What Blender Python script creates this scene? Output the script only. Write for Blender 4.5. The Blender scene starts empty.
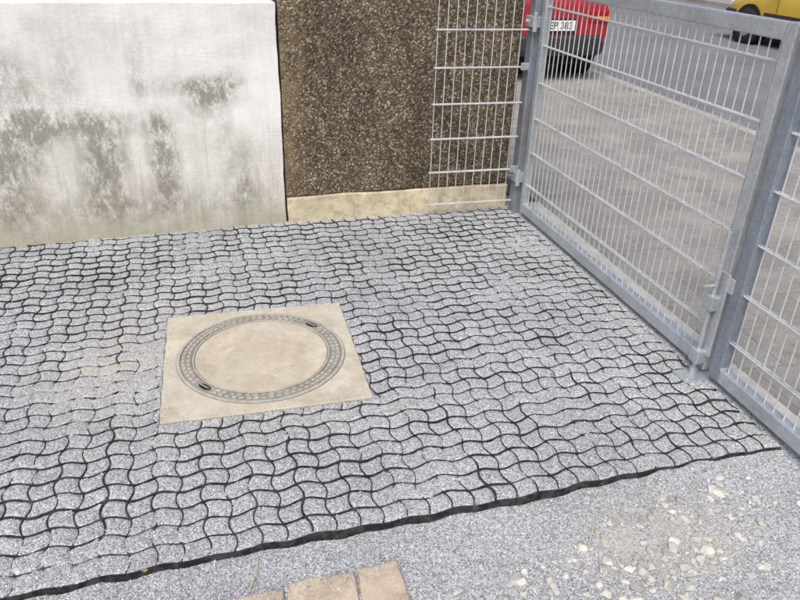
import bpy, bmesh, math, random
import numpy as np
from mathutils import Matrix, Vector, noise as mnoise
random.seed(7); rng=np.random.default_rng(7)
scene=bpy.context.scene
H=1.56
# ---------------------------------------------------------------- helpers
def link(o,parent=None):
    scene.collection.objects.link(o)
    if parent: o.parent=parent
    return o
def empty(name,loc=(0,0,0),rot=0):
    e=bpy.data.objects.new(name,None); e.location=loc; e.rotation_euler=(0,0,rot); e.empty_display_size=.1
    return link(e)
def mesh_np(name,V,F,mat=None,parent=None,smooth=False,attr=None):
    V=np.asarray(V,dtype=np.float32); F=np.asarray(F,dtype=np.int32)
    me=bpy.data.meshes.new(name); k=F.shape[1]
    me.vertices.add(len(V)); me.vertices.foreach_set('co',V.ravel())
    me.loops.add(F.size); me.loops.foreach_set('vertex_index',F.ravel())
    me.polygons.add(len(F)); me.polygons.foreach_set('loop_start',np.arange(0,F.size,k,dtype=np.int32))
    me.polygons.foreach_set('loop_total',np.full(len(F),k,dtype=np.int32))
    me.polygons.foreach_set('use_smooth',np.full(len(F),smooth))
    me.update(calc_edges=True); me.validate()
    if attr is not None:
        a=me.attributes.new('shade','FLOAT','POINT'); a.data.foreach_set('value',np.asarray(attr,dtype=np.float32))
    if mat: me.materials.append(mat)
    return link(bpy.data.objects.new(name,me),parent)
def from_bm(name,bm,mat,parent=None,smooth=False,bevel=0,loc=None):
    bmesh.ops.recalc_face_normals(bm,faces=bm.faces)
    me=bpy.data.meshes.new(name); bm.to_mesh(me); bm.free()
    if mat: me.materials.append(mat)
    if smooth: me.shade_smooth()
    o=link(bpy.data.objects.new(name,me),parent)
    if bevel:
        m=o.modifiers.new('bevel','BEVEL'); m.width=bevel; m.segments=2; m.limit_method='ANGLE'
    return o
def add_box(bm,x0,x1,y0,y1,z0,z1):
    r=bmesh.ops.create_cube(bm,size=1)
    for v in r['verts']:
        v.co=Vector((x0+(v.co.x+.5)*(x1-x0),y0+(v.co.y+.5)*(y1-y0),z0+(v.co.z+.5)*(z1-z0)))
    return r['verts']
def box(name,x0,x1,y0,y1,z0,z1,mat,parent=None,bevel=0):
    bm=bmesh.new(); add_box(bm,x0,x1,y0,y1,z0,z1); return from_bm(name,bm,mat,parent,bevel=bevel)
def add_cyl(bm,p0,p1,r,seg=8,r2=None):
    p0=Vector(p0);p1=Vector(p1);d=p1-p0
    g=bmesh.ops.create_cone(bm,cap_ends=True,segments=seg,radius1=r,radius2=r if r2 is None else r2,depth=d.length)
    M=Matrix.Translation((p0+p1)/2)@d.to_track_quat('Z','Y').to_matrix().to_4x4()
    for v in g['verts']: v.co=M@v.co
    return g['verts']
def vnoise(x,y,scale,seed):
    r=np.random.default_rng(seed); T=r.random((256,256))
    fx=x*scale+1000.3; fy=y*scale+1000.7
    ix=np.floor(fx).astype(int); iy=np.floor(fy).astype(int); tx=fx-ix; ty=fy-iy
    tx=tx*tx*(3-2*tx); ty=ty*ty*(3-2*ty)
    a=T[ix%256,iy%256];b=T[(ix+1)%256,iy%256];c=T[ix%256,(iy+1)%256];d=T[(ix+1)%256,(iy+1)%256]
    return (a*(1-tx)+b*tx)*(1-ty)+(c*(1-tx)+d*tx)*ty
# ---------------------------------------------------------------- materials
class NT:
    def __init__(s,name):
        s.m=bpy.data.materials.new(name); s.m.use_nodes=True; s.t=s.m.node_tree; s.n=s.t.nodes
        s.b=s.n['Principled BSDF']; s.tc=s.n.new('ShaderNodeTexCoord')
    def L(s,a,b): s.t.links.new(a,b)
    def coord(s,scale=(1,1,1),rot=(0,0,0),loc=(0,0,0)):
        m=s.n.new('ShaderNodeMapping'); m.inputs['Scale'].default_value=scale; m.inputs['Rotation'].default_value=rot; m.inputs['Location'].default_value=loc
        s.L(s.tc.outputs['Object'],m.inputs['Vector']); return m.outputs[0]
    def noise(s,scale,detail=4,rough=.6,vec=None,out='Fac'):
        n=s.n.new('ShaderNodeTexNoise'); n.inputs['Scale'].default_value=scale; n.inputs['Detail'].default_value=detail; n.inputs['Roughness'].default_value=rough
        s.L(vec if vec else s.tc.outputs['Object'],n.inputs['Vector']); return n.outputs[out]
    def vor(s,scale,vec=None,out='Distance',feature='F1',rand=1):
        n=s.n.new('ShaderNodeTexVoronoi'); n.feature=feature; n.inputs['Scale'].default_value=scale; n.inputs['Randomness'].default_value=rand
        s.L(vec if vec else s.tc.outputs['Object'],n.inputs['Vector']); return n.outputs[out]
    def ramp(s,fac,stops):
        r=s.n.new('ShaderNodeValToRGB'); e=r.color_ramp.elements
        while len(e)<len(stops): e.new(.5)
        for i,(p,c) in enumerate(stops):
            e[i].position=p; e[i].color=(c,c,c,1) if isinstance(c,(int,float)) else (*c,1)
        s.L(fac,r.inputs[0]); return r.outputs[0]
    def mix(s,fac,a,b,mode='MIX'):
        m=s.n.new('ShaderNodeMix'); m.data_type='RGBA'; m.blend_type=mode
        def put(i,v):
            if isinstance(v,tuple): m.inputs[i].default_value=(*v,1)
            elif isinstance(v,(int,float)): m.inputs[i].default_value=v if i==0 else (v,v,v,1)
            else: s.L(v,m.inputs[i])
        put(0,fac);put(6,a);put(7,b); return m.outputs[2]
    def math(s,op,a,b=0.,clamp=False):
        m=s.n.new('ShaderNodeMath'); m.operation=op; m.use_clamp=clamp
        for i,v in enumerate((a,b)):
            if isinstance(v,(int,float)): m.inputs[i].default_value=v
            else: s.L(v,m.inputs[i])
        return m.outputs[0]
    def blob(s,c,r,vec=None):
        m=s.n.new('ShaderNodeVectorMath'); m.operation='SUBTRACT'; s.L(vec if vec else s.tc.outputs['Object'],m.inputs[0]); m.inputs[1].default_value=c
        d=s.n.new('ShaderNodeVectorMath'); d.operation='DIVIDE'; s.L(m.outputs[0],d.inputs[0]); d.inputs[1].default_value=r
        l=s.n.new('ShaderNodeVectorMath'); l.operation='LENGTH'; s.L(d.outputs[0],l.inputs[0])
        return s.math('SUBTRACT',1.,l.outputs['Value'],True)
    def bump(s,h,strength=.5,dist=.01,prev=None):
        b=s.n.new('ShaderNodeBump'); b.inputs['Strength'].default_value=strength; b.inputs['Distance'].default_value=dist
        s.L(h,b.inputs['Height'])
        if prev: s.L(prev,b.inputs['Normal'])
        s.L(b.outputs[0],s.b.inputs['Normal']); return b.outputs[0]
    def col(s,c,rough=.85,metal=0,spec=.3):
        if isinstance(c,tuple): s.b.inputs['Base Color'].default_value=(*c,1)
        else: s.L(c,s.b.inputs['Base Color'])
        if isinstance(rough,(int,float)): s.b.inputs['Roughness'].default_value=rough
        else: s.L(rough,s.b.inputs['Roughness'])
        s.b.inputs['Metallic'].default_value=metal; s.b.inputs['Specular IOR Level'].default_value=spec
        return s.m
def simple(name,c,rough=.5,metal=0,spec=.4):
    return NT(name).col(c,rough,metal,spec)

SAND=(.47,.43,.36)
def sand_mask(t):
    a=t.blob((-.46,2.50,0),(.42,.45,1)); b=t.blob((.02,2.02,0),(.9,.16,1)); c=t.blob((1.15,1.27,0),(.34,.22,1)); d=t.blob((-.3,2.95,0),(.6,.3,1))
    m=t.math('ADD',t.math('MULTIPLY',a,.95),t.math('MULTIPLY',b,.35)); m=t.math('ADD',m,t.math('MULTIPLY',c,1.0)); m=t.math('ADD',m,t.math('MULTIPLY',d,.5))
    n=t.ramp(t.noise(9,3,.7),[(.3,.1),(.65,1)])
    return t.math('MULTIPLY',m,n,True)
def gravel_mat():
    t=NT('gravel_chippings')
    c=t.vor(220,out='Color'); sep=t.n.new('ShaderNodeSeparateColor'); t.L(c,sep.inputs[0])
    g=t.ramp(sep.outputs[0],[(0,(.19,.195,.205)),(.25,(.34,.35,.365)),(.7,(.455,.47,.49)),(1,(.62,.63,.65))])
    d=t.vor(220); dark=t.ramp(d,[(.35,1),(.8,.62)])
    g=t.mix(1,g,dark,'MULTIPLY')
    big=t.ramp(t.noise(2.2,3,.6),[(.3,.86),(.7,1.1)]); g=t.mix(1,g,big,'MULTIPLY')
    g=t.mix(t.math('MULTIPLY',sand_mask(t),.75),g,SAND)
    t.bump(t.math('SUBTRACT',1,d),.5,.004)
    return t.col(g,.9,spec=.2)
def chip_mat(name,stops):
    t=NT(name); a=t.n.new('ShaderNodeAttribute'); a.attribute_name='shade'
    g=t.ramp(a.outputs['Fac'],stops)
    g=t.mix(t.math('MULTIPLY',sand_mask(t),.6),g,SAND)
    return t.col(g,.85,spec=.25)
M_GRAVEL=gravel_mat()
M_CHIP=chip_mat('gravel_chip',[(0,(.20,.205,.215)),(.3,(.36,.37,.385)),(.75,(.48,.495,.515)),(1,(.68,.69,.71))])
def stone_mat():
    t=NT('limestone_rubble'); a=t.n.new('ShaderNodeAttribute'); a.attribute_name='shade'
    g=t.ramp(a.outputs['Fac'],[(0,(.33,.325,.31)),(.5,(.48,.46,.42)),(1,(.62,.60,.55))])
    g=t.mix(1,g,t.ramp(t.noise(60,4),[(.3,.78),(.7,1.1)]),'MULTIPLY'); t.bump(t.noise(150,4),.4,.002)
    return t.col(g,.9)
M_STONE=stone_mat()
t=NT('black_plastic'); M_PLASTIC=t.col(t.mix(t.ramp(t.noise(30,4,.7),[(.42,0),(.75,.6)]),(.015,.015,.017),(.13,.13,.135)),.7,spec=.2)

def concrete_white():
    t=NT('stained_render')
    base=t.ramp(t.noise(3.2,7,.66),[(.28,(.60,.595,.56)),(.5,(.74,.735,.705)),(.72,(.82,.815,.79))])
    sx=t.n.new('ShaderNodeSeparateXYZ'); t.L(t.tc.outputs['Object'],sx.inputs[0]); z=sx.outputs['Z']
    low=t.ramp(t.math('ADD',z,t.math('MULTIPLY',t.noise(2.5,5,.7),.7)),[(.4,1),(1.3,0)])
    dirt=t.ramp(t.noise(6.5,9,.78,vec=t.coord((1,1,.7))),[(.38,0),(.62,1)])
    f=t.math('MULTIPLY',low,dirt); f=t.math('ADD',t.math('MULTIPLY',low,.28),t.math('MULTIPLY',f,.62),True)
    c=t.mix(f,base,(.41,.385,.315))
    st=None
    for cx,cz,rx,rz,w in [(-.60,.40,.17,.34,1.9),(-.30,.42,.11,.32,2.0),(-.05,.74,.15,.13,1.8),(.08,.79,.10,.12,1.),(-.92,.66,.2,.34,1.3),(-1.12,.35,.26,.35,1.8),(-.15,.80,.35,.07,.8),(-1.15,.95,.3,.2,1.2),(.12,.25,.10,.34,1.),(-.8,.62,.8,.10,1.1),(-.38,.9,.06,.35,.6),(-.45,.15,.9,.15,1.),(-.70,.85,.10,.3,.6),(.03,.5,.07,.35,.6)]:
        b=t.math('MULTIPLY',t.blob((cx,0,cz),(rx,99,rz)),w); st=b if st is None else t.math('ADD',st,b)
    sp=t.ramp(t.noise(13,11,.86,vec=t.coord((1.3,1,.7))),[(.41,0),(.57,1)])
    c=t.mix(t.math('MULTIPLY',t.math('MULTIPLY',st,sp,True),.8),c,(.185,.175,.14))
    dr=t.ramp(t.noise(22,7,.75,vec=t.coord((1.6,1,.09))),[(.48,0),(.68,.7)])
    c=t.mix(t.math('MULTIPLY',dr,t.math('ADD',t.math('MULTIPLY',low,.65),.2)),c,(.31,.29,.235))
    sk=t.ramp(t.noise(60,6,.8),[(.56,0),(.70,.6)]); c=t.mix(t.math('MULTIPLY',sk,t.math('ADD',low,.25,True)),c,(.30,.28,.235))
    base_m=t.ramp(t.math('ADD',z,t.math('MULTIPLY',t.noise(7,5,.7),.22)),[(.10,1),(.28,0)])
    c=t.mix(t.math('MULTIPLY',base_m,.7),c,(.34,.32,.22))
    t.bump(t.noise(38,8,.8),.4,.012)
    return t.col(c,.92,spec=.15)
M_WALL=concrete_white()
def aggregate():
    t=NT('exposed_aggregate')
    c=t.vor(105,out='Color'); sep=t.n.new('ShaderNodeSeparateColor'); t.L(c,sep.inputs[0])
    g=t.ramp(sep.outputs[0],[(0,(.08,.062,.042)),(.5,(.145,.115,.078)),(.82,(.25,.20,.135)),(1,(.48,.41,.31))])
    d=t.vor(105); g=t.mix(1,g,t.ramp(d,[(.3,1),(.75,.45)]),'MULTIPLY')
    g=t.mix(1,g,t.ramp(t.noise(3,7,.75,vec=t.coord((1,1,.45))),[(.32,.55),(.68,1.4)]),'MULTIPLY')
    e=t.blob((.36,3.9,.6),(.14,9,1.6)); g=t.mix(t.math('MULTIPLY',e,t.ramp(t.noise(14,6,.7),[(.35,0),(.7,.9)])),g,(.30,.22,.13))
    t.bump(t.math('SUBTRACT',1,d),.7,.005)
    return t.col(g,.85,spec=.25)
M_AGG=aggregate()
def conc(name,a,b,scale=8,stain=(.2,.18,.14),stf=.4):
    t=NT(name); g=t.ramp(t.noise(scale,7,.65),[(.3,a),(.7,b)])
    g=t.mix(t.ramp(t.noise(scale*1.7,6,.75),[(.45,0),(.72,stf)]),g,stain)
    g=t.mix(1,g,t.ramp(t.noise(220,2,.6),[(.3,.85),(.7,1.1)]),'MULTIPLY')
    t.bump(t.noise(160,4,.7),.3,.003); return t.col(g,.93,spec=.15)
M_FOOT=conc('footing_concrete',(.47,.41,.28),(.68,.61,.45),9,(.24,.20,.12),.85)
M_COVER=conc('cover_concrete',(.44,.40,.325),(.59,.545,.455),4.5,(.34,.295,.22),.8)
M_INFILL=conc('infill_concrete',(.40,.35,.28),(.58,.525,.43),6,(.37,.31,.235),.9)
M_RING=conc('dusty_cast_iron',(.33,.315,.28),(.48,.455,.40),14,(.18,.17,.155),.6)
M_BAND=conc('dirty_cast_iron',(.22,.21,.185),(.36,.335,.285),14,(.12,.115,.10),.6)
M_DIRT=conc('groove_dirt',(.11,.10,.085),(.22,.2,.165),30)
M_KERB=conc('kerb_concrete',(.46,.45,.42),(.62,.61,.57),6,(.26,.24,.2),.6)
M_PAVER=conc('worn_brick_paver',(.42,.34,.265),(.57,.48,.38),9,(.24,.19,.14),.7)
def slabs():
    t=NT('pavement_slabs')
    b=t.n.new('ShaderNodeTexBrick'); t.L(t.coord((1,1,1),(0,0,math.radians(3))),b.inputs['Vector'])
    b.inputs['Scale'].default_value=1; b.inputs['Brick Width'].default_value=.3; b.inputs['Row Height'].default_value=.3; b.inputs['Mortar Size'].default_value=.004; b.inputs['Mortar Smooth'].default_value=.5
    b.offset=0.5
    b.inputs['Color1'].default_value=(.275,.258,.24,1); b.inputs['Color2'].default_value=(.315,.30,.28,1); b.inputs['Mortar'].default_value=(.20,.19,.175,1)
    g=t.mix(1,b.outputs[0],t.ramp(t.noise(1.6,7,.7),[(.3,.70),(.7,1.15)]),'MULTIPLY')
    g=t.mix(t.ramp(t.noise(2.3,6,.75),[(.5,0),(.7,.5)]),g,(.40,.37,.32))
    g=t.mix(t.ramp(t.noise(5,6,.75),[(.52,0),(.7,.5)]),g,(.14,.13,.12))
    g=t.mix(1,g,t.ramp(t.noise(120,3,.7),[(.3,.75),(.7,1.2)]),'MULTIPLY')
    t.bump(t.noise(110,4,.7),.3,.004); return t.col(g,.9,spec=.2)
M_SLAB=slabs()
t=NT('asphalt'); g=t.ramp(t.vor(140,out='Distance'),[(0,(.25,.245,.255)),(.9,(.13,.13,.14))]); g=t.mix(1,g,t.ramp(t.noise(.9,7,.7),[(.3,.8),(.7,1.2)]),'MULTIPLY')
g=t.mix(t.ramp(t.vor(.8,out='Distance',feature='DISTANCE_TO_EDGE'),[(.0,.4),(.010,0)]),g,(.08,.08,.08)); t.bump(t.vor(140),.4,.004); M_ASPH=t.col(g,.88,spec=.25)
M_SOIL=conc('soil',(.16,.14,.11),(.24,.21,.17),3)
def galv(name,a,b,rough=.42,rust=0.):
    t=NT(name); g=t.ramp(t.vor(70,out='Distance'),[(0,a),(1,b)])
    g=t.mix(t.ramp(t.noise(12,6,.7),[(.42,0),(.75,.65)]),g,tuple(x*.62 for x in b))
    if rust: g=t.mix(t.ramp(t.noise(7,6,.7,vec=t.coord((1,1,.3))),[(.5,0),(.7,rust)]),g,(.24,.16,.10))
    r=t.ramp(t.noise(25,4),[(.3,rough-.08),(.7,rough+.12)])
    return t.col(g,r,.55,.5)
M_GALV=galv('galvanised_steel',(.55,.58,.61),(.42,.45,.485))
M_WIRE=galv('galvanised_wire',(.76,.78,.80),(.64,.66,.68),.42)
M_POST=galv('weathered_galvanised_post',(.33,.37,.43),(.24,.28,.33),.5,.6)

# ---------------------------------------------------------------- ground sheets
def sheet(name,x0,x1,y0,y1,z,mat,n=2):
    xs=np.linspace(x0,x1,n);ys=np.linspace(y0,y1,n);X,Y=np.meshgrid(xs,ys)
    V=np.c_[X.ravel(),Y.ravel(),np.full(X.size,z)]
    i=np.arange(n*n).reshape(n,n); F=np.c_[i[:-1,:-1].ravel(),i[:-1,1:].ravel(),i[1:,1:].ravel(),i[1:,:-1].ravel()]
    return mesh_np(name,V,F,mat)
sheet('ground',-300,300,-300,300,-.14,M_SOIL)
sheet('road',4.82,13.5,-60,120,-.10,M_ASPH)
bm=bmesh.new(); add_box(bm,1.99,4.70,-40,80,-.13,-.012); from_bm('pavement',bm,M_SLAB)
bm=bmesh.new()
y=-12.
while y<40: add_box(bm,4.703,4.82,y,y+.992,-.13,-.006); y+=1.0
from_bm('kerb',bm,conc('weathered_kerb',(.32,.31,.29),(.44,.43,.40),4,(.2,.19,.17),.7),bevel=.012)
bm=bmesh.new()
y=-3.
while y<3.9: add_box(bm,1.850,1.987,y,y+.994,-.12,.004); y+=1.0
from_bm('edging_kerb',bm,M_KERB,bevel=.008)
bm=bmesh.new(); add_box(bm,13.5,16,-60,120,-.13,.0); from_bm('pavement.001',bm,M_SLAB)
# ---------------------------------------------------------------- paving grid & gravel
C=.072; A=.0095; TH=math.radians(2.1)
ct,stn=math.cos(TH),math.sin(TH)
OX,OY=0.0,1.468
def xlim(y): return 1.795-.022*(y-1.97)
def to_world(u,v): return OX+u*ct-v*stn, OY+u*stn+v*ct
def to_uv(x,y): dx=x-OX;dy=y-OY; return dx*ct+dy*stn, -dx*stn+dy*ct
def wob(x): return .004*np.sin(x*5.3+1)+.002*np.sin(x*13.1)+.0015*np.sin(x*29.7+2)
SHIFT=np.random.default_rng(5).uniform(-.011,.011,64)
def wu(v):
    v=np.asarray(v,float); k=(v/(8*C)+.5); i=np.floor(k).astype(int)%64
    return A*np.sin(np.pi*v/C)+SHIFT[i]+.003*np.sin(v*7.+1)+.0015*np.sin(v*23.)
def wv(u,v=1.): return A*np.sin(np.pi*u/C+.6)*np.clip(.4+v*4,.4,1)+wob(u)
def cellrand(u,v):
    i=np.floor((u-wu(v))/C).astype(int); j=np.floor((v-wv(u,v))/C).astype(int)
    h=np.sin(i*127.1+j*311.7)*43758.5453; return h-np.floor(h)
def hgrid(x,y):
    u,v=to_uv(x,y)
    a=(u-wu(v))/C; b=(v-wv(u,v))/C
    da=np.abs(a-np.round(a))*C; db=np.abs(b-np.round(b))*C
    groove=np.exp(-(da/.0065)**2)*.8+np.exp(-(db/.0078)**2)
    fill=.0012+.0028*(vnoise(x,y,2.2,1)-.5)+.003*(cellrand(u,v)-.5)+.005*(vnoise(x,y,9,2)-.5)+.003*(vnoise(x,y,40,3)-.5)
    sand=np.exp(-(((x+.46)/.36)**2+((y-2.5)/.36)**2))
    groove*= (1-.35*sand)*(.52+.65*vnoise(x,y,5,4))
    return fill+.0008*sand-.0056*np.clip(groove,0,1.2)+.0020*(vnoise(x,y,150,5)-.5)
U0,U1=-2.6,1.95; VMAX=2.60
GC=(.057*H,1.587*H); GS=.382
def inside_cover(x,y,m=0): return (np.abs(x-GC[0])<GS+m)&(np.abs(y-GC[1])<GS+m)
nu,nv=840,480
u=np.linspace(U0,U1,nu); s=np.linspace(0,1,nv)
Ug,Sg=np.meshgrid(u,s); Vg=wv(Ug,0)*(1-Sg)+Sg*VMAX
X,Y=to_world(Ug,Vg); Z=hgrid(X,Y)
Z[inside_cover(X,Y)]=-.02
Z[X>1.845]=-.03
i=np.arange(nu*nv).reshape(nv,nu); F=np.c_[i[:-1,:-1].ravel(),i[:-1,1:].ravel(),i[1:,1:].ravel(),i[1:,:-1].ravel()]
gravel_root=empty('gravel')
mesh_np('gravel_fill',np.c_[X.ravel(),Y.ravel(),Z.ravel()],F,M_GRAVEL,gravel_root,True)
def hlow(x,y):
    base=-.0235+.013*np.clip((x-1.0)/.5,0,1)+.008*np.clip((-x-.1)/.6,0,1)
    return base+.012*(vnoise(x,y,4,11)-.5)+.009*(vnoise(x,y,14,12)-.5)+.003*(vnoise(x,y,130,13)-.5)
xs=np.linspace(-2.6,1.86,740); ys=np.linspace(.3,1.56,220); X,Y=np.meshgrid(xs,ys); Z=hlow(X,Y)
uu,vv=to_uv(X,Y); Z=np.where(vv>.015,-.03,Z)
i=np.arange(X.size).reshape(X.shape); F=np.c_[i[:-1,:-1].ravel(),i[:-1,1:].ravel(),i[1:,1:].ravel(),i[1:,:-1].ravel()]
mesh_np('gravel_bed',np.c_[X.ravel(),Y.ravel(),Z.ravel()],F,M_GRAVEL,gravel_root,True)
mesh_np('gravel_yard',[(-8,-6,-.05),(1.86,-6,-.05),(1.86,.32,-.05),(-8,.32,-.05)],[(0,1,2,3)],M_GRAVEL,gravel_root)
mesh_np('gravel_side',[(-8,.32,-.03),(-2.58,.32,-.03),(-2.58,4.2,-.03),(-8,4.2,-.03)],[(0,1,2,3)],M_GRAVEL,gravel_root)
RV=[];RF=[];rc=0
def rib(pts,hw,top,bot):
    global rc
    n=len(pts)
    if n<3: return
    d=np.gradient(pts,axis=0); d/=np.linalg.norm(d,axis=1)[:,None]; nrm=np.c_[-d[:,1],d[:,0]]
    hw=np.broadcast_to(hw,(n,)); top=np.broadcast_to(top,(n,))
    a=pts+nrm*hw[:,None]; b=pts-nrm*hw[:,None]
    V=np.concatenate([np.c_[a,top],np.c_[b,top],np.c_[b,np.full(n,bot)],np.c_[a,np.full(n,bot)]])
    k=np.arange(n-1)
    for q in range(4):
        q2=(q+1)%4
        RF.append(np.c_[k+q*n,k+q2*n,k+1+q2*n,k+1+q*n]+rc)
    RV.append(V); rc+=4*n
def split(pts,mask):
    out=[];cur=[]
    for k in range(len(pts)):
        if mask[k]: cur.append(k)
        else:
            if len(cur)>3: out.append(pts[cur])
            cur=[]
    if len(cur)>3: out.append(pts[cur])
    return out
ni=int(math.ceil((U1-U0)/C)); i0=int(math.floor(U0/C))
for i_ in range(i0,i0+ni+1):
    v=np.arange(0.0,VMAX,.009); uu=i_*C+wu(v); x,y=to_world(uu,v); P=np.c_[x,y]
    thick=.0030 if i_%8==2 else .0018
    for seg in split(P,~inside_cover(x,y,.002)&(x<xlim(y))&(uu>U0)&(v>wv(uu,v)-.001)):
        rib(seg,thick*(.6+.8*vnoise(seg[:,0],seg[:,1],9,21)),-.0003+.003*(vnoise(seg[:,0],seg[:,1],6,22)-.5),-.03)
for j_ in range(0,int(VMAX/C)+1):
    uu=np.arange(U0,U1,.009); v=j_*C+wv(uu,j_*C); x,y=to_world(uu,v); P=np.c_[x,y]
    thick=.0036 if j_%8==4 else .0023
    for seg in split(P,~inside_cover(x,y,.002)&(x<xlim(y))):
        rib(seg,(.0030 if j_==0 else thick)*(.6+.8*vnoise(seg[:,0],seg[:,1],9,23)),(.0006 if j_ else .0008)+.003*(vnoise(seg[:,0],seg[:,1],6,24)-.5),-.031 if j_ else -.06)
mesh_np('plastic_paving_grid',np.concatenate(RV),np.concatenate(RF),M_PLASTIC)

OCT_V=np.array([(1,0,0),(-1,0,0),(0,1,0),(0,-1,0),(0,0,1),(0,0,-1)],float)
OCT_F=np.array([(0,2,4),(2,1,4),(1,3,4),(3,0,4),(2,0,5),(1,2,5),(3,1,5),(0,3,5)])
def chips(name,px,py,pz,size,mat,parent,bury=.2,flat=.65):
    n=len(px); V=np.tile(OCT_V,(n,1,1))*rng.uniform(.6,1.15,(n,6,1))+rng.normal(0,.22,(n,6,3))
    V*=rng.uniform(.65,1.2,(n,1,3)); V[:,:,2]*=flat
    a=rng.uniform(0,6.283,n); b=rng.normal(0,.5,n)
    cb,sb=np.cos(b)[:,None],np.sin(b)[:,None]; y,z=V[:,:,1].copy(),V[:,:,2].copy(); V[:,:,1]=y*cb-z*sb; V[:,:,2]=y*sb+z*cb
    ca,sa=np.cos(a)[:,None],np.sin(a)[:,None]; x,y=V[:,:,0].copy(),V[:,:,1].copy(); V[:,:,0]=x*ca-y*sa; V[:,:,1]=x*sa+y*ca
    V*=size[:,None,None]; V+=np.stack([px,py,pz+size*bury],1)[:,None,:]
    F=(OCT_F[None]+6*np.arange(n)[:,None,None]).reshape(-1,3)
    return mesh_np(name,V.reshape(-1,3),F,mat,parent,False,np.repeat(rng.random(n),6))
N=95000
u=rng.uniform(U0+.6,U1,N); v=rng.random(N)**1.25*VMAX; x,y=to_world(u,v)
a=(u-wu(v))/C; b=(v-wv(u,v))/C; da=np.abs(a-np.round(a))*C; db=np.abs(b-np.round(b))*C
near=np.minimum(da,db); keep=(rng.random(N)<np.clip((near-.003)/.006,.12,1))&~inside_cover(x,y,.004)&(x<1.84)&(v>wv(u,v)+.004)
x,y=x[keep],y[keep]; chips('grid_chippings',x,y,hgrid(x,y),rng.uniform(.0016,.0038,len(x)),M_CHIP,gravel_root)
N=42000
x=rng.uniform(-1.0,1.83,N); y=rng.uniform(.8,1.56,N); uu,vv=to_uv(x,y); k=vv<wv(uu,0)-.003; x,y=x[k],y[k]
chips('bed_chippings',x,y,hlow(x,y),rng.uniform(.0018,.0040,len(x)),M_CHIP,gravel_root)
N=420; ang=rng.integers(0,4,N); tpos=rng.uniform(-GS,GS,N); off=GS-np.abs(rng.normal(0,.018,N))
x=np.where(ang==0,tpos,np.where(ang==1,tpos,np.where(ang==2,off,-off)))+GC[0]; y=np.where(ang==0,off,np.where(ang==1,-off,tpos))+GC[1]
chips('cover_crumbs',x,y,np.full(N,.0065),rng.uniform(.0015,.003,N),M_CHIP,gravel_root)

def rubble(name,pts,sizes,hfun,mat,parent=None):
    V=[];F=[];S=[];c=0
    for (x,y),sz in zip(pts,sizes):
        bm=bmesh.new(); 
        for _ in range(16):
            d=Vector((random.gauss(0,1),random.gauss(0,1),random.gauss(0,1))).normalized()
            bm.verts.new(Vector((d.x*1.15,d.y*random.uniform(.7,1),d.z*.6))*sz)
        bmesh.ops.convex_hull(bm,input=bm.verts); bmesh.ops.triangulate(bm,faces=bm.faces)
        loose=[v for v in bm.verts if not v.link_faces]; bmesh.ops.delete(bm,geom=loose,context='VERTS')
        R=Matrix.Rotation(random.uniform(0,6.28),3,'Z')@Matrix.Rotation(random.gauss(0,.3),3,'X')
        bm.verts.index_update(); z=float(hfun(np.array([x]),np.array([y]))[0])+sz*.15
        sh=random.random()
        for v in bm.verts: p=R@v.co; V.append((p.x+x,p.y+y,p.z+z)); S.append(sh)
        for f in bm.faces: F.append([v.index+c for v in f.verts])
        c+=len(bm.verts); bm.free()
    return mesh_np(name,V,F,mat,parent,False,S)
pts=[];sz=[]
def cl(cx,cy,sx,sy,n,smin,smax):
    for _ in range(n):
        x=random.gauss(cx,sx);y=random.gauss(cy,sy)
        uu,vv=to_uv(x,y)
        if x>1.8 or vv>-.02 : continue
        pts.append((x,y)); sz.append(smin+(smax-smin)*random.random()**2.2)
cl(1.28,1.26,.12,.09,140,.003,.021); cl(1.42,1.38,.09,.06,45,.003,.018); cl(1.12,1.14,.14,.07,90,.003,.021)
cl(.72,1.17,.12,.045,60,.003,.018); cl(.95,1.12,.12,.06,60,.003,.019); cl(1.55,1.2,.16,.14,60,.003,.015); cl(.8,1.3,.5,.09,50,.003,.009); cl(1.2,1.3,.3,.12,220,.002,.006)
rubble('rubble_stones',pts,sz,hlow,M_STONE)

bm=bmesh.new()
for (x0,x1,y0,y1,z) in [(-.118,.060,1.17,1.322,-.012),(.068,.250,1.18,1.338,-.011),(.258,.380,1.19,1.345,-.009),(-.235,-.06,1.04,1.162,-.018),(-.055,.12,1.05,1.162,-.018),(.126,.31,1.05,1.172,-.016)]:
    vs=add_box(bm,x0,x1,y0,y1,z-.06,z)
bmesh.ops.subdivide_edges(bm,edges=bm.edges,cuts=7,use_grid_fill=True)
for v in bm.verts:
    n=mnoise.noise_vector(v.co*14); v.co+=Vector((n.x*.010,n.y*.010,n.z*.004))
from_bm('stone_pavers',bm,M_PAVER,smooth=False,bevel=.006)
N=600; x=rng.uniform(-.14,.40,N); y=1.34-np.abs(rng.normal(0,.03,N)); chips('paver_crumbs',x,y,np.full(N,-.0095),rng.uniform(.0015,.0032,N),M_CHIP,gravel_root)
tw=empty('twigs'); mt=NT('dry_twig'); mt=mt.col((.48,.40,.26),.8)
bm=bmesh.new()
for (x0,y0,x1,y1) in [(-.03,1.335,.0,1.44),(.935,1.28,.99,1.36)]:
    p=Vector((x0,y0,-.014)); q=Vector((x1,y1,-.006)); m=(p+q)/2+Vector((.006,0,.004)); add_cyl(bm,p,m,.0022,6,.0018); add_cyl(bm,m,q,.0018,6,.001)
from_bm('twig',bm,mt,tw)
lf=NT('dry_leaf').col((.30,.22,.09),.8)
bm=bmesh.new()
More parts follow.
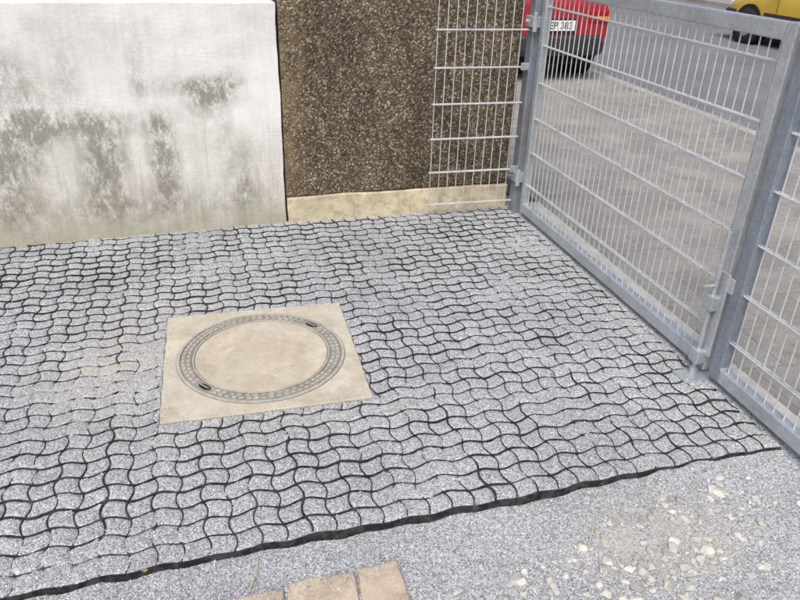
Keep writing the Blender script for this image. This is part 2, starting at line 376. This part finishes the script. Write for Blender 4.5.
for (lx,ly,s_) in [(-.30,1.445,.010),(1.47,2.98,.016),(.9,3.2,.010),(-.2,3.3,.009),(1.2,2.1,.009)]:
    r0=random.uniform(0,6.28); ring=[]
    for k in range(8):
        a_=k/8*6.283; rr=s_*(1 if k%4==0 else .6 if k%2 else .45)
        ring.append(bm.verts.new((lx+math.cos(a_+r0)*rr,ly+math.sin(a_+r0)*rr,.006+random.uniform(-.001,.004))))
    bm.faces.new(ring)
from_bm('fallen_leaves',bm,lf)

# ---------------------------------------------------------------- manhole cover
mh=empty('manhole_cover',(GC[0],GC[1],-.006),0)
bm=bmesh.new(); add_box(bm,-GS,GS,-GS,GS,-.08,.012)
bmesh.ops.subdivide_edges(bm,edges=bm.edges,cuts=18,use_grid_fill=True)
for v in bm.verts:
    if abs(abs(v.co.x)-GS)<1e-4 or abs(abs(v.co.y)-GS)<1e-4:
        n=mnoise.noise_vector(v.co*16+Vector((3,1,2)));v.co.x+=n.x*.004;v.co.y+=n.y*.004
from_bm('frame_slab',bm,M_COVER,mh,bevel=.003)
def annulus(bm,r0,r1,z0,z1,seg=128):
    prof=[(r0,z0),(r0,z1-.0008),(r0+.0012,z1),(r1-.0012,z1),(r1,z1-.0008),(r1,z0)] if r0>0 else [(1e-4,z1),(r1-.0015,z1),(r1,z1-.001),(r1,z0)]
    rings=[]
    for r,z in prof: rings.append([bm.verts.new((r*math.cos(k/seg*2*math.pi),r*math.sin(k/seg*2*math.pi),z)) for k in range(seg)])
    for a_,b_ in zip(rings[:-1],rings[1:]):
        for k in range(seg): bm.faces.new((a_[k],a_[(k+1)%seg],b_[(k+1)%seg],b_[k]))
bm=bmesh.new(); annulus(bm,.262,.338,.010,.0132); from_bm('groove',bm,M_DIRT,mh)
bm=bmesh.new(); annulus(bm,.323,.336,.010,.0165); annulus(bm,.2675,.275,.010,.0165); 
from_bm('ring_edges',bm,M_RING,mh)
bm=bmesh.new(); annulus(bm,.278,.3195,.010,.0145); from_bm('ring_band',bm,M_BAND,mh)
bm=bmesh.new()
for row,(rr,nn) in enumerate([(.3085,70),(.290,62)]):
    for k in range(nn):
        a_=k/nn*2*math.pi
        if min(abs((a_-o+math.pi)%(2*math.pi)-math.pi) for o in (.705,.705+math.pi))<.13: continue
        vs=add_box(bm,-.0062,.0062,-.0085,.0085,.0143,.0180)
        R=Matrix.Rotation(a_,4,'Z')@Matrix.Translation((rr,0,0))
        for v in vs: v.co=R@v.co
from_bm('tread_studs',bm,M_RING,mh,bevel=.001)
bm=bmesh.new(); annulus(bm,0,.2645,.010,.0150)
from_bm('concrete_infill',bm,M_INFILL,mh)
M_HOLE_SHADE=simple('lifting_hole_dark',(.01,.01,.01),.9)  # near-black oval on the ring paints in the hole's shade; nothing is recessed
for k,a_ in enumerate((.705,.705+math.pi)):
    bm=bmesh.new(); 
    ring=[]; ring2=[]
    for q in range(24):
        th=q/24*6.283; p=Vector((.0135*math.cos(th),.030*math.sin(th),.0158)); ring.append(bm.verts.new(p)); ring2.append(bm.verts.new(p+Vector((0,0,-.004))))
    bm.faces.new(ring); 
    for q in range(24): bm.faces.new((ring[q],ring[(q+1)%24],ring2[(q+1)%24],ring2[q]))
    for v in bm.verts: v.co=Matrix.Rotation(a_,4,'Z')@Matrix.Translation((.298,0,0))@v.co
    from_bm('lifting_hole_%d'%(k+1),bm,M_HOLE_SHADE,mh)
    bm=bmesh.new(); vs=add_cyl(bm,(0,-.024,.0175),(0,.024,.0175),.003,8)
    for v in vs: v.co=Matrix.Rotation(a_,4,'Z')@Matrix.Translation((.298,0,0))@v.co
    from_bm('lifting_bar_%d'%(k+1),bm,M_BAND,mh)

# ---------------------------------------------------------------- walls
def wall_box(name,p0,p1,z0,z1,th,mat,cuts=0,bevel=.006,amp=.0,parent=None):
    p0=Vector(p0);p1=Vector(p1);d=(p1-p0);L=d.length;d/=L;n=Vector((-d.y,d.x))
    bm=bmesh.new(); add_box(bm,0,L,0,th,z0,z1)
    if cuts: bmesh.ops.subdivide_edges(bm,edges=[e for e in bm.edges],cuts=cuts,use_grid_fill=True)
    for v in bm.verts:
        c=v.co.copy(); w=p0+d*c.x+n*c.y
        nz=mnoise.noise_vector(Vector((w.x*3,w.y*3,c.z*3)))*amp+mnoise.noise_vector(Vector((w.x*11,w.y*11,c.z*11)))*amp*.5
        v.co=Vector((w.x+nz.x,w.y+nz.y,c.z+nz.z))
    return from_bm(name,bm,mat,parent,bevel=bevel)
pL=(.215*H,2.510*H); sl=.077
pW=(-6.0,2.510*H-sl*(6.0+pL[0])); 
wall_box('concrete_wall',pW,pL,-.1,1.200,.24,M_WALL,cuts=60,amp=.006)
agg=empty('exposed_aggregate_wall')
q0=(.222*H,2.500*H); q1=(1.115*H,2.535*H)
dq=Vector((q1[0]-q0[0],q1[1]-q0[1])).normalized(); nq=Vector((-dq.y,dq.x))
def qoff(p,d): return (p[0]+nq.x*d,p[1]+nq.y*d)
wall_box('footing',q0,q1,-.1,.150,.30,M_FOOT,cuts=24,amp=.010,parent=agg)
wall_box('panel',qoff(q0,.018),qoff(q1,.018),.153,1.85,.22,M_AGG,cuts=0,bevel=.008,parent=agg)
wall_box('joint_filler',(pL[0]+.003,pL[1]+.03),(q0[0]-.003+.008,q0[1]+.045),-.05,1.55,.1,simple('joint_dark',(.03,.028,.025),.9),parent=agg,bevel=0)

# ---------------------------------------------------------------- mesh fence panel
fp=empty('wire_mesh_fence_panel')
PX0,PX1,PY=1.195,1.715,3.862
bm=bmesh.new(); x=PX0
while x<=PX1+.001: add_cyl(bm,(x,PY,.045),(x,PY,1.72),.0028,6); x+=.054
from_bm('vertical_wires',bm,M_WIRE,fp,smooth=False)
bm=bmesh.new(); z=.075
while z<1.75:
    for o in (-.0068,.0068): add_cyl(bm,(PX0-.012,PY+o,z),(PX1+.012,PY+o,z),.0042,6)
    z+=.2
from_bm('horizontal_wires',bm,M_WIRE,fp)
bm=bmesh.new()
for z in (.28,.88,1.48): add_box(bm,PX1-.02,1.745,PY-.022,PY-.008,z-.02,z+.02)
from_bm('clamps',bm,M_GALV,fp,bevel=.002)

# ---------------------------------------------------------------- gate
GX=1.815; PXC=1.778
gp=empty('gate_post')
bm=bmesh.new(); add_box(bm,PXC-.04,PXC+.04,3.835,3.915,-.1,1.62); from_bm('post_tube',bm,M_POST,gp,bevel=.005)
bm=bmesh.new(); add_box(bm,PXC-.043,PXC+.043,3.832,3.918,1.62,1.63); from_bm('post_cap',bm,simple('black_cap',(.02,.02,.02),.5),gp,bevel=.003)
bm=bmesh.new()
for z in (.235,1.12):
    add_box(bm,PXC-.062,PXC+.0,3.795,3.905,z-.028,z+.028)
    add_cyl(bm,(PXC-.045,3.805,z-.05),(PXC-.045,3.805,z+.05),.014,12)
    add_cyl(bm,(PXC-.075,3.87,z),(PXC-.055,3.87,z),.011,6)
from_bm('hinges',bm,M_GALV,gp,bevel=.003)
def leaf(name,y0,y1,stile_mat0,stile_mat1,w0=.05,w1=.05,rot=0.,pivot=(0,0)):
    R=Matrix.Rotation(rot,2); p=Vector(pivot); l=p-R@p
    g=empty(name,(l.x,l.y,0),rot); zb,zt=.028,1.33
    box('stile_near',GX-.022,GX+.022,y0,y0+w0,zb,zt,stile_mat0,g,.004)
    box('stile_far',GX-.022,GX+.022,y1-w1,y1,zb,zt,stile_mat1,g,.004)
    box('bottom_rail',GX-.0205,GX+.0205,y0+w0+.0005,y1-w1-.0005,zb+.002,zb+.058,M_GALV,g,.004)
    box('top_rail',GX-.0205,GX+.0205,y0+w0+.0005,y1-w1-.0005,zt-.058,zt-.002,M_GALV,g,.004)
    bm=bmesh.new(); n=int((y1-y0-w0-w1)/.05); 
    for k in range(n+1):
        y=y0+w0+(y1-y0-w0-w1)*(k+.5)/(n+1); add_cyl(bm,(GX,y,zb+.05),(GX,y,zt-.05),.0028,6)
    from_bm('vertical_wires',bm,M_WIRE,g)
    bm=bmesh.new(); z=.205
    while z<zt-.1:
        for o in (-.0068,.0068): add_cyl(bm,(GX+o,y0+w0-.004,z),(GX+o,y1-w1+.004,z),.0038,6)
        z+=.2
    from_bm('horizontal_wires',bm,M_WIRE,g)
    bm=bmesh.new()   # weld beads at frame corners
    for yy in (y0+w0,y1-w1):
        for zz in (zb+.058,zt-.058): add_cyl(bm,(GX-.021,yy,zz),(GX+.021,yy,zz),.0045,8)
    from_bm('weld_beads',bm,M_GALV,g)
    return g
g1=leaf('mesh_gate',1.975,3.785,M_GALV,M_GALV,.05,.04,.0205,(GX,1.975))
g2=leaf('mesh_gate.001',.10,1.945,M_GALV,M_POST,.05,.055)
bm=bmesh.new(); add_cyl(bm,(GX-.048,1.998,.0),(GX-.048,1.998,.62),.0095,12); add_cyl(bm,(GX-.048,1.998,.40),(GX-.105,1.998,.40),.007,8)
from_bm('drop_bolt_rod',bm,M_GALV,g1,smooth=False)
bm=bmesh.new()
add_box(bm,GX-.066,GX-.0225,1.972,2.026,.30,.36); add_box(bm,GX-.066,GX-.0225,1.972,2.026,.06,.12)
add_box(bm,GX-.034,GX-.0225,1.955,2.03,.10,.46)
from_bm('drop_bolt_brackets',bm,M_GALV,g1,bevel=.004)
bm=bmesh.new(); add_box(bm,GX-.12,GX+.02,1.94,2.03,.001,.007); add_cyl(bm,(GX-.048,1.998,.006),(GX-.048,1.998,.035),.016,12)
for dx in (-.10,0.0): add_cyl(bm,(GX+dx,1.96,.006),(GX+dx,1.96,.016),.008,6)
from_bm('floor_socket',bm,M_GALV,g1,bevel=.0015)
bm=bmesh.new(); 
for z in (.42,): add_box(bm,GX-.030,GX-.0225,1.93,2.03,z-.03,z+.03)
from_bm('stop_plates',bm,M_GALV,g1,bevel=.002)

# ---------------------------------------------------------------- cars
M_TYRE=simple('tyre_rubber',(.018,.018,.018),.8); M_GLASS=simple('dark_car_glass',(.02,.025,.03),.08,0,.6); M_BUMP=simple('black_bumper_plastic',(.03,.03,.033),.55)
M_RIM=simple('wheel_alloy',(.45,.45,.46),.35,.8); M_PLATE=simple('plate_white',(.75,.75,.72),.4); M_TXT=simple('plate_text',(.01,.01,.01),.5)
M_TAIL=simple('tail_light_red',(.35,.008,.008),.15); M_ORANGE=simple('indicator_orange',(.7,.22,.02),.2); M_UNDER=simple('underbody',(.01,.01,.01),.9)
def ring_pts(w,zb,zt,crown=.02,tumble=.9):
    h=zt-zb
    half=[(0,zb),(w*.8,zb),(w*.97,zb+.05*h+.02),(w,zb+.35*h),(w*.995,zb+.65*h),(w*.96,zt-.12*h),(w*tumble,zt-.01),(w*.5,zt+crown*.7),(0,zt+crown)]
    return half+[(-a_,b_) for a_,b_ in half[-2:0:-1]]
def loft(name,secs,mat,parent,sub=2):
    bm=bmesh.new(); rings=[[bm.verts.new((x,y,z)) for x,z in pts] for y,pts in secs]
    n=len(rings[0])
    for a_,b_ in zip(rings[:-1],rings[1:]):
        for k in range(n): bm.faces.new((a_[k],a_[(k+1)%n],b_[(k+1)%n],b_[k]))
    bm.faces.new(rings[0]); bm.faces.new(rings[-1])
    o=from_bm(name,bm,mat,parent,smooth=True)
    if sub: m=o.modifiers.new('s','SUBSURF'); m.levels=sub; m.render_levels=sub
    return o
def car(name,loc,rot,paint):
    g=empty(name,loc,rot)
    t=NT(name.replace('.','_')+'_paint'); M=t.col(t.mix(t.ramp(t.noise(6,4),[(.3,0),(.7,.25)]),paint,tuple(c*.6 for c in paint)),.28,0,.5); t.b.inputs['Coat Weight'].default_value=.6; t.b.inputs['Coat Roughness'].default_value=.1
    S=[(.00,.74,.44,.84),(.015,.77,.40,.90),(.12,.80,.30,.93),(.6,.815,.24,.935),(1.3,.825,.22,.93),(2.4,.825,.22,.92),(3.0,.81,.24,.88),(3.55,.77,.28,.76),(3.80,.70,.34,.68),(3.86,.60,.40,.60)]
    loft('body',[(y,ring_pts(w,zb,zt)) for y,w,zb,zt in S],M,g)
    def gh(w0,w1,z0,z1):
        half=[(0,z0),(w0,z0),(w0*.6+w1*.4,z0*.6+z1*.4),(w1*1.05,z1-.06),(w1*.85,z1-.01),(0,z1+.01)]
        return half+[(-a_,b_) for a_,b_ in half[-2:0:-1]]
    loft('windows',[(.10,gh(.66,.62,.88,.93)),(.16,gh(.72,.62,.88,1.0)),(.50,gh(.74,.60,.88,1.33)),(.9,gh(.75,.60,.88,1.39)),(1.9,gh(.75,.60,.88,1.38)),(2.2,gh(.74,.60,.88,1.27)),(2.85,gh(.70,.62,.86,.90))],M_GLASS,g)
    def rf(w,z): 
        half=[(0,z-.03),(w,z-.05),(w+.01,z-.02),(w*.8,z+.012),(0,z+.022)]; return half+[(-a_,b_) for a_,b_ in half[-2:0:-1]]
    loft('roof',[(.40,rf(.60,1.28)),(.55,rf(.615,1.36)),(.95,rf(.62,1.40)),(1.9,rf(.62,1.39)),(2.12,rf(.61,1.32))],M,g)
    bm=bmesh.new()
    for sx in (-1,1):
        for (ya,za,yb,zb_) in [(.14,.93,.48,1.33),(1.35,.92,1.30,1.38),(2.80,.90,2.10,1.32)]:
            add_cyl(bm,(sx*.755,ya,za),(sx*.625,yb,zb_),.03,8)
    from_bm('pillars',bm,M,g)
    def bump(y0,sgn):
        secs=[(x,y0+sgn*dy) for x,dy in [(-.80,.28),(-.79,.10),(-.68,-.02),(-.3,-.06),(.3,-.06),(.68,-.02),(.79,.10),(.80,.28)]]
        bm=bmesh.new(); rr=[]
        for x,y in secs:
            rr.append([bm.verts.new((x,y,.30)),bm.verts.new((x,y-sgn*.02,.36)),bm.verts.new((x,y-sgn*.02,.49)),bm.verts.new((x,y,.53)),bm.verts.new((x*.92,y+sgn*.12,.53)),bm.verts.new((x*.92,y+sgn*.12,.30))])
        for a_,b_ in zip(rr[:-1],rr[1:]):
            for k in range(6): bm.faces.new((a_[k],a_[(k+1)%6],b_[(k+1)%6],b_[k]))
        bm.faces.new(rr[0]); bm.faces.new(rr[-1])
        return bm
    from_bm('rear_bumper',bump(.02,1),M_BUMP,g,bevel=.01)
    from_bm('front_bumper',bump(3.84,-1),M_BUMP,g,bevel=.01)
    box('underbody',-.70,.70,.15,3.6,.17,.30,M_UNDER,g,.03)
    for sx in (-1,1):
        box('tail_light',*sorted((sx*.50,sx*.765)),-.012,.06,.66,.80,M_TAIL,g,.015)
        box('tail_indicator',*sorted((sx*.54,sx*.76)),-.016,.05,.70,.73,M_ORANGE,g,.006)
        box('headlight',*sorted((sx*.42,sx*.66)),3.74,3.84,.56,.66,M_PLATE,g,.02)
        box('side_strip',*sorted((sx*.822,sx*.836)),.9,2.7,.50,.55,M_BUMP,g,.004)
        box('mirror',*sorted((sx*.80,sx*.93)),2.35,2.47,.92,1.04,M,g,.03)
        bm=bmesh.new()
        for y in (.62,1.42,2.42): add_box(bm,*sorted((sx*.8255,sx*.829)),y-.004,y+.004,.30,.90)
        from_bm('door_gaps',bm,M_UNDER,g)
        for wy,nm in ((.68,'rear'),(3.08,'front')):
            bm=bmesh.new(); add_cyl(bm,(sx*.60,wy,.31),(sx*.833,wy,.31),.345,32); from_bm('wheel_arch_'+nm,bm,M_UNDER,g)
            bm=bmesh.new(); prof=[(.17,.0),(.27,-.005),(.295,.02),(.30,.05),(.30,.13),(.28,.165),(.19,.17)]; seg=36; rings=[]
            for r,xx in prof: rings.append([bm.verts.new((sx*(.845-xx),wy+r*math.cos(k/seg*6.2832),.30+r*math.sin(k/seg*6.2832))) for k in range(seg)])
            for a_,b_ in zip(rings[:-1],rings[1:]):
                for k in range(seg): bm.faces.new((a_[k],a_[(k+1)%seg],b_[(k+1)%seg],b_[k]))
            from_bm('tyre_'+nm,bm,M_TYRE,g,smooth=True)
            bm=bmesh.new(); add_cyl(bm,(sx*.75,wy,.30),(sx*.836,wy,.30),.175,28)
            for k in range(5):
                a_=k/5*6.283; vs=add_box(bm,sx*.839-.006,sx*.839+.006,-.022,.022,.03,.165)
                for v in vs: v.co=Matrix.Translation((0,wy,.30))@Matrix.Rotation(a_,4,'X')@v.co
            add_cyl(bm,(sx*.80,wy,.30),(sx*.852,wy,.30),.045,16)
            from_bm('rim_'+nm,bm,M_RIM,g,bevel=.003)
    box('number_plate',-.20,.32,-.030,-.018,.575,.685,M_PLATE,g,.003)
    cu=bpy.data.curves.new('plate_text','FONT'); cu.body='HB EP 383'; cu.size=.105; cu.align_x='CENTER'; cu.align_y='CENTER'; cu.extrude=.001; cu.materials.append(M_TXT)
    o=link(bpy.data.objects.new('plate_text',cu),g); o.location=(.06,-.0325,.63); o.rotation_euler=(math.pi/2,0,0)
    box('plate_recess',-.24,.36,-.016,.02,.55,.71,M_BUMP,g,.004)
    return g
car('parked_car',(3.74,7.85,-.012),0,(.36,.012,.022))
car('parked_car.001',(10.05,8.3,-.10),math.radians(0),(.55,.37,.04))

# ---------------------------------------------------------------- light
w=bpy.data.worlds.new("World"); scene.world=w; w.use_nodes=True
nt=w.node_tree; bg=nt.nodes['Background']; sky=nt.nodes.new('ShaderNodeTexSky'); sky.sky_type='NISHITA'; sky.sun_disc=False
EL,AZ=54,-150
sky.sun_elevation=math.radians(EL); sky.sun_rotation=math.radians(AZ)
sky.air_density=1.0; sky.dust_density=5; sky.ozone_density=1
nt.links.new(sky.outputs[0],bg.inputs[0]); bg.inputs[1].default_value=.15
sun=bpy.data.lights.new('sun','SUN'); sun.energy=2.6; sun.angle=math.radians(38); sun.color=(1,.985,.955)
so=link(bpy.data.objects.new('sun',sun))
sd=Vector((math.sin(math.radians(AZ))*math.cos(math.radians(EL)),math.cos(math.radians(AZ))*math.cos(math.radians(EL)),math.sin(math.radians(EL))))
so.rotation_euler=sd.to_track_quat('Z','Y').to_euler()
# ---------------------------------------------------------------- camera
cam=bpy.data.cameras.new('camera'); co=link(bpy.data.objects.new('camera',cam)); scene.camera=co
r=Vector((0.9696,-0.243,0.030)).normalized(); f=Vector((0.2284,0.853,-0.4693)).normalized(); upv=r.cross(f); r=f.cross(upv)
M=Matrix((( r.x,upv.x,-f.x,0),(r.y,upv.y,-f.y,0),(r.z,upv.z,-f.z,H),(0,0,0,1)))
co.matrix_world=M; cam.sensor_width=36; cam.lens=702/800*36; cam.clip_start=.05; cam.clip_end=1000
scene.view_settings.view_transform='Standard'; scene.view_settings.look='None'; scene.view_settings.exposure=0
